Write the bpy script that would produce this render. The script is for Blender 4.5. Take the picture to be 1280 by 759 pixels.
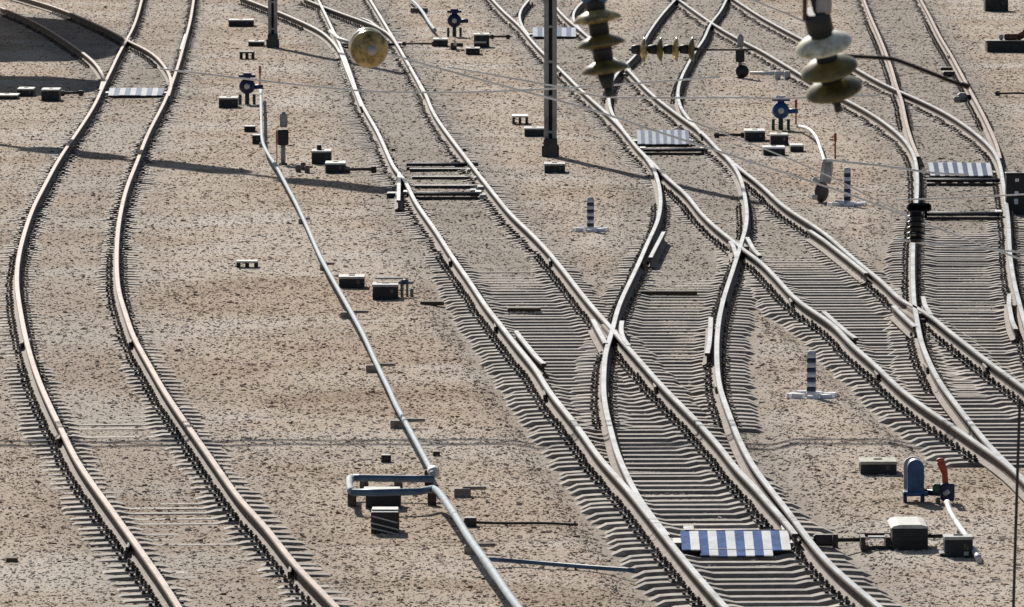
import bpy, bmesh, math, random
import numpy as np
from mathutils import Vector, Matrix
random.seed(7); RNG = np.random.default_rng(11)
R = math.radians
for o in list(bpy.data.objects): bpy.data.objects.remove(o)
S = bpy.context.scene
COL = S.collection

# ------------------------------------------------------------------ camera, sky, sun, exposure
F = 10000.0            # focal length in photo pixels (1280 wide)
PITCH = math.atan(767.5 / F)
CAMZ = 9.29
cam_d = bpy.data.cameras.new('camera'); cam = bpy.data.objects.new('camera', cam_d); COL.objects.link(cam)
cam.location = (0, 0, CAMZ); cam.rotation_euler = (math.pi / 2 - PITCH, 0, 0)
cam_d.sensor_width = 36.0; cam_d.lens = F / 1280 * 36
cam_d.clip_start = 1.0; cam_d.clip_end = 6000
cam_d.dof.use_dof = True; cam_d.dof.focus_distance = 112; cam_d.dof.aperture_fstop = 18
S.camera = cam
SUN_EL, SUN_AZ = 29.0, -14.0      # azimuth measured from +Y towards +X
w = bpy.data.worlds.new('World'); S.world = w; w.use_nodes = True
nt = w.node_tree; bg = nt.nodes['Background']
sky = nt.nodes.new('ShaderNodeTexSky'); sky.sky_type = 'NISHITA'; sky.sun_disc = False
sky.sun_elevation = R(SUN_EL); sky.sun_rotation = R(SUN_AZ)
nt.links.new(sky.outputs[0], bg.inputs[0]); bg.inputs[1].default_value = 0.05
sd = bpy.data.lights.new('sun', 'SUN'); sd.energy = 5.0; sd.angle = R(0.5); sd.color = (1.0, 0.95, 0.87)
sun = bpy.data.objects.new('sun', sd); COL.objects.link(sun)
to_sun = Vector((math.sin(R(SUN_AZ)) * math.cos(R(SUN_EL)), math.cos(R(SUN_AZ)) * math.cos(R(SUN_EL)), math.sin(R(SUN_EL))))
sun.rotation_euler = to_sun.to_track_quat('Z', 'Y').to_euler()
S.view_settings.view_transform = 'Standard'; S.view_settings.look = 'None'
S.view_settings.gamma = 1; S.view_settings.use_curve_mapping = False
S.view_settings.exposure = 0.38
S.render.engine = 'CYCLES'

# ------------------------------------------------------------------ helpers: pixels -> metres
cf, sf = math.cos(PITCH), math.sin(PITCH)
def ray(px, py):
    u = (px - 640) / F; v = (379.5 - py) / F
    return Vector((u, cf + v * sf, -sf + v * cf))
def at(px, py, z=0.0):
    d = ray(px, py); t = (z - CAMZ) / d.z
    return Vector((d.x * t, d.y * t, z))
def atY(px, py, Y):
    d = ray(px, py); t = Y / d.y
    return Vector((d.x * t, Y, CAMZ + d.z * t))
def ppm(py):            # pixels per metre at a ground row
    return F / at(640, py).length
def dz(npx, py):        # metres of depth covered by npx rows at row py
    return at(640, py - npx).y - at(640, py).y

# ------------------------------------------------------------------ helpers: materials
MATS = {}
def mat(name, col, rough=0.8, metal=0.0, var=0.12, scale=6.0, bump=0.0, col2=None, spec=0.4, tr=0.0):
    if name in MATS: return MATS[name]
    m = bpy.data.materials.new(name); m.use_nodes = True; n = m.node_tree.nodes; l = m.node_tree.links
    b = n['Principled BSDF']; b.inputs['Roughness'].default_value = rough; b.inputs['Metallic'].default_value = metal
    b.inputs['Specular IOR Level'].default_value = spec
    if tr: b.inputs['Transmission Weight'].default_value = tr
    tc = n.new('ShaderNodeTexCoord'); no = n.new('ShaderNodeTexNoise'); no.inputs['Scale'].default_value = scale
    no.inputs['Detail'].default_value = 6; no.inputs['Roughness'].default_value = 0.7
    l.new(tc.outputs['Object'], no.inputs['Vector'])
    rp = n.new('ShaderNodeValToRGB'); l.new(no.outputs['Fac'], rp.inputs[0])
    c2 = col2 or [c * (1 - 2.2 * var) for c in col]
    rp.color_ramp.elements[0].position = 0.35; rp.color_ramp.elements[1].position = 0.62
    rp.color_ramp.elements[0].color = (*c2, 1); rp.color_ramp.elements[1].color = (*[min(1, c * (1 + var)) for c in col], 1)
    l.new(rp.outputs[0], b.inputs['Base Color'])
    if bump:
        bp = n.new('ShaderNodeBump'); bp.inputs['Strength'].default_value = bump; bp.inputs['Distance'].default_value = 0.01
        l.new(no.outputs['Fac'], bp.inputs['Height']); l.new(bp.outputs[0], b.inputs['Normal'])
    MATS[name] = m; return m
M_head = mat('polished_steel', (0.43, 0.45, 0.475), 0.36, 0.0, 0.22, 1.2, spec=.3)
M_head2 = mat('dull_rail_steel', (0.355, 0.255, 0.215), 0.65, 0.0, 0.2, 2, spec=.15)
M_side = mat('rusty_web_with_shade', (0.10, 0.075, 0.06), 0.85, 0.0, 0.2, 5, col2=(0.05, 0.035, 0.03))  # rust brown, darkened further for the shade under the rail head
M_foot = mat('dusty_rail_foot', (0.23, 0.195, 0.165), 0.9, 0.0, 0.2, 5, col2=(0.15, 0.12, 0.10))
M_conc = mat('sleeper_concrete', (0.41, 0.365, 0.32), 0.9, 0, 0.14, 7, 0.3, col2=(0.25, 0.21, 0.18))
M_clip = mat('fastening_iron', (0.085, 0.07, 0.06), 0.8, 0.2, 0.3, 20)
M_wood = mat('old_timber', (0.10, 0.07, 0.05), 0.9, 0, 0.25, 8)
M_boxd = mat('dark_box_shade_tone', (0.022, 0.024, 0.030), 0.6, 0, 0.3, 5)  # concrete bodies coloured near black for the shade on backlit fronts
M_lid = mat('pale_lid', (0.50, 0.50, 0.47), 0.75, 0, 0.12, 8)
M_lidg = mat('grey_lid', (0.36, 0.36, 0.35), 0.75, 0, 0.2, 8)
M_blue = mat('blue_paint', (0.018, 0.075, 0.21), 0.45, 0, 0.25, 8)
M_violet = mat('dark_blue_paint', (0.015, 0.02, 0.085), 0.5, 0, 0.25, 8)
M_red = mat('faded_red_paint', (0.42, 0.075, 0.045), 0.6, 0, 0.2, 10)
M_white = mat('white_paint', (0.86, 0.86, 0.87), 0.95, 0, 0.07, 5, spec=.05)
M_cwhite = mat('cover_white_paint', (0.82, 0.84, 0.87), 0.95, 0, 0.07, 5, spec=.05)
M_cblue = mat('cover_blue_paint', (0.09, 0.16, 0.36), 0.95, 0, 0.2, 4, spec=.05)
M_cgrey = mat('cover_grey_paint', (0.17, 0.21, 0.29), 0.95, 0, 0.12, 8, spec=.05)
M_black = mat('black_paint', (0.018, 0.018, 0.022), 0.5, 0, 0.2, 8)
M_pipe = mat('pipe_paint', (0.30, 0.35, 0.39), 0.8, 0.0, 0.12, 4)
M_pipeb = mat('blue_pipe_paint_and_shade', (0.07, 0.13, 0.22), 0.5, 0.0, 0.15, 4)
M_pipew = mat('pale_pipe', (0.62, 0.60, 0.58), 0.6, 0.0, 0.1, 4)
M_steel = mat('mast_steel', (0.34, 0.335, 0.33), 0.6, 0.1, 0.2, 2)
M_steeld = mat('mast_steel_dark', (0.075, 0.07, 0.07), 0.7, 0.2, 0.2, 2)
M_rod = mat('rod_iron', (0.07, 0.055, 0.05), 0.7, 0.3, 0.25, 8)
M_wire = mat('wire_metal_glint', (0.92, 0.90, 0.86), 0.5, 0.1, 0.1, 2)  # near-white base stands in for the sun's glint along the wires
M_wired = mat('dark_wire', (0.05, 0.045, 0.045), 0.7, 0.2, 0.1, 2)
M_glass = mat('insulator_glass', (0.60, 0.46, 0.17), 0.25, 0, 0.3, 14, col2=(0.09, 0.07, 0.025), spec=0.7, tr=0.35)
M_glassd = mat('dark_insulator_glass', (0.17, 0.14, 0.05), 0.28, 0, 0.3, 14, col2=(0.07, 0.055, 0.02), spec=0.4, tr=0.2)
M_glassw = mat('pale_glass_sunlit_tone', (0.92, 0.86, 0.70), 0.25, 0, 0.15, 10, col2=(0.30, 0.27, 0.18), spec=0.7)  # near-white glass tone carries the sunlight on the top disc
M_cap = mat('insulator_cap', (0.035, 0.04, 0.045), 0.6, 0.3, 0.2, 8)
M_post = mat('post_white', (0.55, 0.57, 0.62), 0.7, 0, 0.1, 10)
M_green = mat('dark_green_paint', (0.02, 0.07, 0.05), 0.6, 0, 0.2, 8)
M_plant = mat('dark_brush', (0.03, 0.045, 0.02), 0.8, 0, 0.3, 8)

# ------------------------------------------------------------------ helpers: mesh building
class MB:
    def __init__(s): s.bm = bmesh.new(); s.mi = 0; s.mats = []
    def use(s, m):
        if m not in s.mats: s.mats.append(m)
        s.mi = s.mats.index(m); return s
    def _fin(s, faces, smooth=False):
        for f in faces: f.material_index = s.mi; f.smooth = smooth
    def box(s, c, d, rz=0, bev=0.0, taper=1.0, rx=0):
        t = bmesh.new(); bmesh.ops.create_cube(t, size=1)
        for v in t.verts:
            k = taper if v.co.z > 0 else 1
            v.co = Vector((v.co.x * d[0] * k, v.co.y * d[1] * k, v.co.z * d[2]))
        if bev: bmesh.ops.bevel(t, geom=list(t.edges), offset=bev, segments=1, affect='EDGES')
        mt = Matrix.Translation(c) @ Matrix.Rotation(rz, 4, 'Z') @ Matrix.Rotation(rx, 4, 'X')
        vm = {v: s.bm.verts.new(mt @ v.co) for v in t.verts}
        s._fin([s.bm.faces.new([vm[v] for v in f.verts]) for f in t.faces]); t.free(); return s
    def cyl(s, a, b, r, r2=None, n=12, smooth=True):
        a, b = Vector(a), Vector(b); r2 = r if r2 is None else r2
        q = (b - a).to_track_quat('Z', 'Y'); ra, rb = [], []
        for i in range(n):
            t = 2 * math.pi * i / n; v = Vector((math.cos(t), math.sin(t), 0))
            ra.append(s.bm.verts.new(a + q @ (v * r))); rb.append(s.bm.verts.new(b + q @ (v * r2)))
        s._fin([s.bm.faces.new([ra[i], ra[(i + 1) % n], rb[(i + 1) % n], rb[i]]) for i in range(n)], smooth)
        s._fin([s.bm.faces.new(ra[::-1]), s.bm.faces.new(rb)]); return s
    def lathe(s, o, axis, prof, n=20):
        o = Vector(o); q = Vector(axis).to_track_quat('Z', 'Y'); rings = []
        for r, h in prof:
            rings.append([s.bm.verts.new(o + q @ Vector((r * math.cos(2 * math.pi * i / n), r * math.sin(2 * math.pi * i / n), h))) for i in range(n)])
        fs = []
        for k in range(len(rings) - 1):
            for i in range(n): fs.append(s.bm.faces.new([rings[k][i], rings[k][(i + 1) % n], rings[k + 1][(i + 1) % n], rings[k + 1][i]]))
        s._fin(fs, True); s._fin([s.bm.faces.new(rings[0][::-1]), s.bm.faces.new(rings[-1])]); return s
    def tube(s, pts, r, n=10):
        pts = [Vector(p) for p in pts]; rings = []
        for i, p in enumerate(pts):
            t = (pts[min(i + 1, len(pts) - 1)] - pts[max(i - 1, 0)]).normalized()
            up = Vector((0, 0, 1)) if abs(t.z) < 0.95 else Vector((0, 1, 0))
            x = t.cross(up).normalized(); y = x.cross(t)
            rings.append([s.bm.verts.new(p + (x * math.cos(2 * math.pi * k / n) + y * math.sin(2 * math.pi * k / n)) * r) for k in range(n)])
        fs = []
        for a, b in zip(rings, rings[1:]):
            for k in range(n): fs.append(s.bm.faces.new([a[k], a[(k + 1) % n], b[(k + 1) % n], b[k]]))
        s._fin(fs, True); s._fin([s.bm.faces.new(rings[0][::-1]), s.bm.faces.new(rings[-1])]); return s
    def prism(s, poly, y0, y1, o=(0, 0, 0)):   # polygon in x,z extruded along y
        o = Vector(o)
        a = [s.bm.verts.new(o + Vector((x, y0, z))) for x, z in poly]; b = [s.bm.verts.new(o + Vector((x, y1, z))) for x, z in poly]
        n = len(poly); fs = [s.bm.faces.new(a), s.bm.faces.new(b[::-1])]
        for i in range(n): fs.append(s.bm.faces.new([a[i], b[i], b[(i + 1) % n], a[(i + 1) % n]]))
        s._fin(fs); return s
    def mesh(s, name):
        bmesh.ops.recalc_face_normals(s.bm, faces=list(s.bm.faces))
        me = bpy.data.meshes.new(name); s.bm.to_mesh(me); s.bm.free()
        for m in s.mats: me.materials.append(m)
        return me
    def build(s, name, parent=None, loc=(0, 0, 0), label=None):
        o = bpy.data.objects.new(name, s.mesh(name)); COL.objects.link(o); o.location = loc
        if parent: o.parent = parent
        if label: o['label'] = label
        return o
def mb(m): return MB().use(m)
def tag(o, label, cat, group=None):
    o['label'] = label; o['category'] = cat
    if group: o['group'] = group
    return o
def thing(name, label, cat, loc=(0, 0, 0), group=None):
    o = bpy.data.objects.new(name, None); COL.objects.link(o); o.location = loc; o.empty_display_size = 0.2
    return tag(o, label, cat, group)
def meshobj(name, V, Fc, mats, mi=None, smooth=False, parent=None):
    me = bpy.data.meshes.new(name); me.from_pydata([tuple(v) for v in V], [], [tuple(f) for f in Fc])
    for m in mats: me.materials.append(m)
    if mi is not None: me.polygons.foreach_set('material_index', np.array(mi, dtype=np.int32))
    if smooth: me.polygons.foreach_set('use_smooth', np.ones(len(Fc), dtype=bool))
    me.update(); o = bpy.data.objects.new(name, me); COL.objects.link(o)
    if parent: o.parent = parent
    return o

# ------------------------------------------------------------------ rails traced as curves (photo pixels), lifted onto the ground plane
def smooth_curve(pts, lo=None, hi=None, lam=30.0):
    pts = sorted(pts, key=lambda p: p[1]); ys = np.array([p[1] for p in pts], float); xs = np.array([p[0] for p in pts], float)
    y0 = int(math.floor(ys[0] if lo is None else lo)); y1 = int(math.ceil(ys[-1] if hi is None else hi)); N = y1 - y0 + 1
    A = np.zeros((N, N)); b = np.zeros(N)
    D = np.zeros((N - 2, N)); i = np.arange(N - 2); D[i, i] = 1; D[i, i + 1] = -2; D[i, i + 2] = 1
    A += lam * D.T @ D
    for x, y in zip(xs, ys):
        k = min(max(y - y0, 0), N - 1.001); j = int(k); f = k - j; r = np.zeros(N); r[j] = 1 - f; r[min(j + 1, N - 1)] = f
        A += np.outer(r, r); b += r * x
    sol = np.linalg.solve(A + 1e-9 * np.eye(N), b)
    return np.arange(y0, y1 + 1).astype(float), sol
TOP, BOT = -45, 800
RT = 0.2
def groundline(curve, z=RT):
    ys, xs = curve; P = [at(x, y, z) for x, y in zip(xs, ys)]
    return np.array([p.y for p in P][::-1]), np.array([p.x for p in P][::-1])     # increasing Y
raw = {
 'A_l': ([(177,0),(164,39),(159,48),(147,70),(138.5,88),(130.5,104),(119,129),(115,136),(95,167),(73,200),(55,233),(44.5,253),(32,286),(23.5,320),(21,353),(25,386),(31.7,420),(40.7,453),(53,486),(62,506),(78,539),(95,573),(117,606),(141,639),(165,672.6),(189,706),(212,740),(224,759)],TOP,BOT),
 'A_r': ([(242,0),(237,29),(231,51),(223.6,78),(215,103.5),(205.5,127),(201,136),(185,167),(172,200),(159,233),(153.5,253),(147.7,286),(145.7,320),(147,353),(150,370),(155,386),(167,420),(185,453),(204,486),(217,506),(240,539),(264,573),(287,606),(310,635),(318,643),(342,671),(367,703),(397,734),(420,758)],TOP,BOT),
 'G_l': ([(0,9),(25,19),(50,31),(75,46),(100,63),(115,75),(124,86),(128.5,97),(125,112)],None,None),
 'G_r': ([(40,0),(70,9),(95,19),(120,30),(145,42),(160,51),(185,63),(200,76),(210,90),(214,104),(210,120)],TOP,None),
 'B_l': ([(398,0),(414,33),(422,50),(429,67),(441,100),(448,120),(454,133),(470.5,162),(488.5,201),(495,213),(503,221),(514,242),(520,253),(541.7,284),(565,320),(588,353),(610,386),(622,401),(638,422),(655,443),(671.5,464),(684,485),(700,506),(726,539),(750,572.6),(780,606),(806.7,639),(833.5,672.6),(860.5,706),(889,739),(907,759)],TOP,BOT),
 'B_r': ([(463,0),(483,33),(493,50),(503,67),(522,100),(533,120),(538,133),(558,165),(587.7,204),(604,225),(621,246.5),(641,270),(660,288),(690,320),(717,354),(741,384),(765,411),(777,425),(800,451),(821,475),(843.6,498.6),(867,522),(889,546),(901,560),(921,586),(947,612.5),(957.7,625.6),(972,641),(984,655),(994,668)],TOP,None),
 'H_l': ([(300,-4),(345,13),(380,28),(400,38),(412,48),(422,60),(430,78),(440,103),(452,133)],None,None),
 'H_r': ([(380,-2),(410,10),(440,21),(465,30),(482,39),(494,52),(504,69),(516,90),(530,116)],None,None),
 'C_l': ([(619,3),(631.6,16),(649,31.6),(661.7,47),(681,68),(701,87),(717,103),(738,123),(756,139),(774.7,157.5),(789.7,176),(805.6,194),(814,201),(822,210),(837.5,225),(856,241),(873,262),(886,275.6),(900,288),(917,301),(926,309),(948,324.5),(960,336),(977,354),(991.7,370),(1010,384),(1041,405),(1061.6,427),(1089,451),(1114,475),(1141,498),(1170,518),(1194,534),(1222,554),(1249,572),(1271,590.7)],TOP,640),
 'C_r': ([(692,5),(709,24),(730,41),(760,67),(785,87),(799,102),(819,121),(842,139),(854,148),(867.5,157.5),(879,167),(888,176),(897,186),(907,195),(919,205),(929,213.7),(941,222.5),(952,232),(963,242),(978,256),(994,267),(1025,287),(1053.5,311),(1082,335),(1110,358.6),(1136.5,381),(1154,388),(1176,405),(1204,427),(1234.7,451),(1268,475),(1280,484)],TOP,560),
 'S_l': ([(805.6,194),(816,209),(822,225),(825,240),(825.5,256),(822,275.6),(811.6,299),(801,323),(790,346.7),(778.8,370),(770,394),(766,411),(761,427),(757.6,439),(755,463),(754.5,487),(758,515),(763,535),(769.5,560),(780,586),(793,612.5),(803,629),(818,649),(834,669)],None,None),
 'S_r': ([(907,195),(917,207),(924,219),(929,235),(932.5,255),(933.5,272),(931.5,287),(928,299),(924.5,311),(920.7,323),(913,346.7),(905.5,370),(899.8,394),(896.7,418),(896,440),(897,465),(900.5,486.7),(908.5,510),(917.5,534),(929,560),(944,586),(964,612.5),(984,638),(1004,665),(1024.6,691),(1050.8,717.4),(1082,743.6),(1100,759)],None,BOT),
 'T_l': ([(662,-1),(655,7),(650.5,14),(649.5,22),(652,31),(661,44)],None,None),
 'T_r': ([(736,-4),(726,4),(719,12),(716.5,20),(720,30),(729,40)],None,None),
 'U_l': ([(843.5,0),(829,16),(817,31.6),(806,49),(794.5,68),(775.5,87),(769,95),(764.5,103),(762,111),(761,120),(762,131),(765.5,142),(774,155),(783,168)],TOP,None),
 'U_r': ([(907.5,0),(899,16),(889,28),(880.6,47),(869.6,63),(860.5,79),(852.5,95),(848,110),(847.5,120),(850,131),(856,142),(866,154),(877,167)],TOP,None),
 'D_l': ([(852,1.6),(871,15.5),(886,26),(901,35.5),(918,45.5),(934,54),(952,63),(965,71),(978.7,79),(1003,94),(1025,107),(1048,119.5),(1070,131),(1091,143),(1108,155),(1123,167),(1133.5,178.6),(1140.5,190),(1144.5,202),(1146,214),(1146.5,237),(1144.5,262),(1142.5,285),(1141.5,306),(1141,335),(1141.5,358.6),(1143,380),(1147,404),(1151.7,427),(1161,451),(1174,476),(1189.7,498),(1206,519),(1222,539),(1238,558),(1257,577),(1274,594)],TOP,640),
 'D_r': ([(921.7,1.6),(940.7,14),(955,23),(970.7,31.6),(988,41),(1020,57.5),(1050,74),(1074,87.5),(1092,98),(1111.6,108),(1138,119.5),(1165,132),(1186,143.4),(1204,155),(1220,167),(1233,178.6),(1243,190),(1248.5,202),(1251.5,214),(1255,237),(1258.5,260),(1261,287),(1262,311),(1264.6,335),(1269,358.6),(1275,382),(1283,410),(1293,440)],TOP,500),
 'E_l': ([(1080,0),(1088.6,22),(1098.4,44),(1107,65.6),(1115,87.5),(1121,109),(1126,122),(1130.5,143),(1136,165),(1141,180),(1148,196)],TOP,None),
 'E_r': ([(1151,0),(1163,22),(1174,44),(1187,65.6),(1199,87.5),(1210.5,109),(1217.5,122),(1229.6,145),(1239,165),(1246,182),(1250,198)],TOP,None),
}
GL = {}
for k, (p, lo, hi) in raw.items(): GL[k] = groundline(smooth_curve(p, lo, hi))
def gx(k, Y): return np.interp(Y, GL[k][0], GL[k][1], left=np.nan, right=np.nan)
GH, GP = 0.075, [(-.075,0),(.075,0),(.075,.011),(.03,.024),(.009,.04),(.009,.132),(.036,.146),(.0375,.168),(.031,.179),(-.031,.179),(-.0375,.168),(-.036,.146),(-.009,.132),(-.009,.04),(-.03,.024),(-.075,.011)]
zoff = [0]
def rail_mesh(name, Ys, Xs, parent, headm=M_head, step=0.45, dztop=0.0):
    n = max(3, int((Ys[-1] - Ys[0]) / step)); Y = np.linspace(Ys[0], Ys[-1], n); X = np.interp(Y, Ys, Xs)
    # light smoothing of the resampled line
    for _ in range(4): X[1:-1] = (X[:-2] + 2 * X[1:-1] + X[2:]) / 4
    T = np.gradient(X, Y); zoff[0] = (zoff[0] + 1) % 7; zo = 0.02 + zoff[0] * 0.0012 + dztop
    V, Fc, mi = [], [], []; m = len(GP)
    for x, y, t in zip(X, Y, T):
        c = 1 / math.hypot(1, t); nx, ny = c, -t * c
        for (u, z) in GP: V.append((x + u * nx, y + u * ny, zo + z))
    for i in range(n - 1):
        for k in range(m):
            a, b = i * m + k, i * m + (k + 1) % m
            Fc.append((a, b, b + m, a + m)); mi.append(0 if k == 8 else (2 if k in (2, 3, 13, 14, 7, 9) else 1))
    Fc.append(tuple(range(m))[::-1]); mi.append(1); Fc.append(tuple((n - 1) * m + k for k in range(m))); mi.append(1)
    return meshobj(name, V, Fc, [headm, M_side, M_foot], mi, parent=parent)

def ctr(l, r):
    if r == 'B_r':
        m_ = GL['S_r'][0] < GL['B_r'][0][0]
        GL['B_rx'] = (np.concatenate([GL['S_r'][0][m_], GL['B_r'][0]]), np.concatenate([GL['S_r'][1][m_], GL['B_r'][1]])); r = 'B_rx'
    Y0 = max(GL[l][0][0], GL[r][0][0]); Y1 = min(GL[l][0][-1], GL[r][0][-1])
    Y = np.linspace(Y0, Y1, 800); return Y, (gx(l, Y) + gx(r, Y)) / 2
TR = {
 'A': ('A_l','A_r','long curved track with dull pinkish rails along the left side, beside plain gravel','A'),
 'G': ('G_l','G_r','thin branch track curving away to the upper left, running into dark shade','G'),
 'B': ('B_l','B_r','central straight track with silvery rails leading down past the blue and white striped cover','B'),
 'H': ('H_l','H_r','short branch track joining the central track beside the pale glass disc insulator','H'),
 'C': ('C_l','C_r','long diagonal track running from the grey mast down to the lower right edge','C'),
 'S': ('S_l','S_r','bright S curved crossover track between the central and the diagonal track','S'),
 'T': ('T_l','T_r','tiny curved branch joining the diagonal track behind the grey mast','T'),
 'U': ('U_l','U_r','curved branch joining the diagonal track behind the row of four olive insulator discs','U'),
 'D': ('D_l','D_r','curved track crossing diagonally at the right and bending under the white and grey cover','D'),
 'E': ('E_l','E_r','straight track with brownish rails entering at the upper right under the bent dark rod','E'),
}
# sleeper mesh (shared): profile along its length, trapezoid cross-section
def sleeper_mesh():
    st = [(-1.37,-.095,.095),(-1.15,.004,.12),(-.98,.016,.125),(-.55,.016,.125),(-.42,-.012,.105),(.42,-.012,.105),(.55,.016,.125),(.98,.016,.125),(1.15,.004,.12),(1.37,-.095,.095)]
    V, Fc = [], []
    for x, z, h in st: V += [(x,-h-.03,-.17),(x,h+.03,-.17),(x,h,z-.012),(x,h-.015,z),(x,-h+.015,z),(x,-h,z-.012)]
    for i in range(len(st)-1):
        for k in range(6):
            a, b = i*6+k, i*6+(k+1)%6; Fc.append((a, b, b+6, a+6))
    Fc.append(tuple(range(6))[::-1]); Fc.append(tuple((len(st)-1)*6+k for k in range(6)))
    return V, Fc
SV, SF = sleeper_mesh()
def vary(m, lo, hi):
    n = m.node_tree.nodes; l = m.node_tree.links; b = n['Principled BSDF']; src = b.inputs['Base Color'].links[0].from_socket
    oi = n.new('ShaderNodeObjectInfo'); mr = n.new('ShaderNodeMapRange'); mr.inputs['To Min'].default_value = lo; mr.inputs['To Max'].default_value = hi
    l.new(oi.outputs['Random'], mr.inputs['Value']); x = n.new('ShaderNodeVectorMath'); x.operation = 'SCALE'
    l.new(src, x.inputs[0]); l.new(mr.outputs[0], x.inputs['Scale']); l.new(x.outputs[0], b.inputs['Base Color'])
vary(M_conc, .62, 1.08); vary(M_clip, .7, 2.4)
SME = bpy.data.meshes.new('sleeper'); SME.from_pydata(SV, [], SF); SME.materials.append(M_conc)
def fast_mesh():
    f = mb(M_clip); f.box((0,0,.022),(.36,.17,.016)); f.box((0,0,.031),(.24,.12,.012),bev=.003)
    for sx in (-1,1):
        f.box((sx*.088,0,.052),(.055,.075,.03),bev=.006); f.cyl((sx*.098,0,.05),(sx*.098,0,.108),.013,n=6,smooth=False); f.cyl((sx*.098,0,.072),(sx*.098,0,.092),.024,n=6,smooth=False)
        f.cyl((sx*.155,.05*sx,.025),(sx*.155,.05*sx,.055),.02,n=6,smooth=False)
    return f.mesh('fastening')
FME = fast_mesh()
SPITCH = 0.545
placed = []       # (X, Y) of every sleeper centre
CT = {k: ctr(v[0], v[1]) for k, v in TR.items()}
skip_near = {'S': ['B','C'], 'D': ['C'], 'G': ['A'], 'H': ['B'], 'T': ['C'], 'U': ['C'], 'E': ['D']}
roots = {}
for k, (l, r, label, _) in TR.items():
    root = thing('railway_track', label, 'railway track', (0, 0, 0), 'railway tracks of the yard'); roots[k] = root
    hm = M_head2 if k in ('A', 'G', 'E') else M_head
    for q in (l, r): rail_mesh('rail', GL[q][0], GL[q][1], root, hm)
    Y, X = CT[k]; T = np.gradient(X, Y); n = 0; rest = []
    y = Y[0] + 0.2 + (0.27 if k in ('S', 'D', 'U') else 0)
    while y < Y[-1]:
        x = float(np.interp(y, Y, X)); t = float(np.interp(y, Y, T)); ok = True
        for o in skip_near.get(k, []):
            xo = float(np.interp(y, CT[o][0], CT[o][1], left=1e3, right=1e3))
            if abs(xo - x) < 0.5: ok = False
        if ok:
            jx, jr = random.gauss(0, .03), random.gauss(0, .02)
            rz = -math.atan(t) * 0.8 + jr
            rr_ = 'B_rx' if r == 'B_r' else r
            half = float(np.interp(y, GL[rr_][0], GL[rr_][1]) - np.interp(y, GL[l][0], GL[l][1])) / 2
            placed.append((x, y, k))
            zz = random.gauss(-.002, .004) - (0.008 if k in ('S', 'D', 'U') else 0)
            if n < 100:
                s = bpy.data.objects.new('sleeper', SME); COL.objects.link(s); s.parent = root
                s.location = (x + jx, y, zz); s.rotation_euler = (0, 0, rz); s.scale = (1, random.uniform(.88, 1.05), 1)
                for sg in (-1, 1):
                    f = bpy.data.objects.new('fastening', FME); COL.objects.link(f); f.parent = s; f.location = (sg * half - jx, 0, random.uniform(-.022, .004)); f.rotation_euler = (0, 0, random.gauss(0, .06)); f.scale = (random.uniform(.9, 1.05), random.uniform(.75, 1.15), 1)
            else: rest.append((x + jx, y, zz, rz))
            n += 1
        y += SPITCH + random.gauss(0, .012)
    if rest:
        V, Fc = [], []
        for (x, y, z, rz) in rest:
            b = len(V); c, s_ = math.cos(rz), math.sin(rz)
            V += [(x + a * c - d * s_, y + a * s_ + d * c, z + e) for a, d, e in SV]; Fc += [tuple(i + b for i in f) for f in SF]
        o = meshobj('sleepers', V, Fc, [M_conc], parent=root); o['kind'] = 'stuff'
        V, Fc = [], []
        for (x, y, z, rz) in rest:
            hf = float(np.interp(y, GL[r][0], GL[r][1]) - np.interp(y, GL[l][0], GL[l][1])) / 2
            for sg in (-1, 1):
                for (cx, w_, z0, z1, d) in ((0,.18,.005,.03,.085),(-.09,.035,.03,.062,.035),(.09,.035,.03,.062,.035)):
                    b = len(V); X_ = x + sg * hf + cx
                    V += [(X_ + a * w_, y + e * d, zz) for zz in (z0, z1) for a, e in ((-1,-1),(1,-1),(1,1),(-1,1))]
                    Fc += [(b,b+3,b+2,b+1),(b+4,b+5,b+6,b+7),(b,b+1,b+5,b+4),(b+1,b+2,b+6,b+5),(b+2,b+3,b+7,b+6),(b+3,b,b+4,b+7)]
        o = meshobj('fastenings', V, Fc, [M_clip], parent=root); o['kind'] = 'stuff'
def short_rail(k, pts, name='guard_rail', dzt=0.006):
    P = sorted([at(x, y, RT) for x, y in pts], key=lambda p: p.y)
    Ys = np.array([p.y for p in P]); Xs = np.array([p.x for p in P])
    return rail_mesh(name, Ys, Xs, roots[k], M_head, 0.25, dzt)
short_rail('S', [(829.5,290),(826,297),(816,316),(813,322)]); short_rail('S', [(888.5,397),(888,412),(886.5,430),(884,442)])
short_rail('B', [(645,414),(650,421),(672,448),(680,455)]); short_rail('C', [(1030,390),(1040,399),(1062,418),(1070,423)])
short_rail('D', [(1262,368),(1261,380),(1265,402),(1270,412)])
for p in ([(777.5,402),(776,413),(779,424),(786,433)], [(741,400),(747,412),(757,430)]): short_rail('S', p, 'wing_rail', .008)
for p in ([(913,302),(917,308),(921,322)], [(934,297),(942,312),(950,320)]): short_rail('C', p, 'wing_rail', .008)
for p in ([(1154,371),(1156,382),(1164,394)], [(1117,383),(1130,396),(1144,409)]): short_rail('D', p, 'wing_rail', .008)
short_rail('C', [(1012,288),(1030,300),(1058,322),(1083,342)], 'guard_rail', .004)
short_rail('B', [(499,217),(498.5,233),(498,251)], 'stock_rail_end', .004)
short_rail('A', [(232,43),(229,52),(226,62)], 'guard_rail', .004); short_rail('H', [(452,22),(462,26),(472,33)], 'guard_rail', .004)

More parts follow.
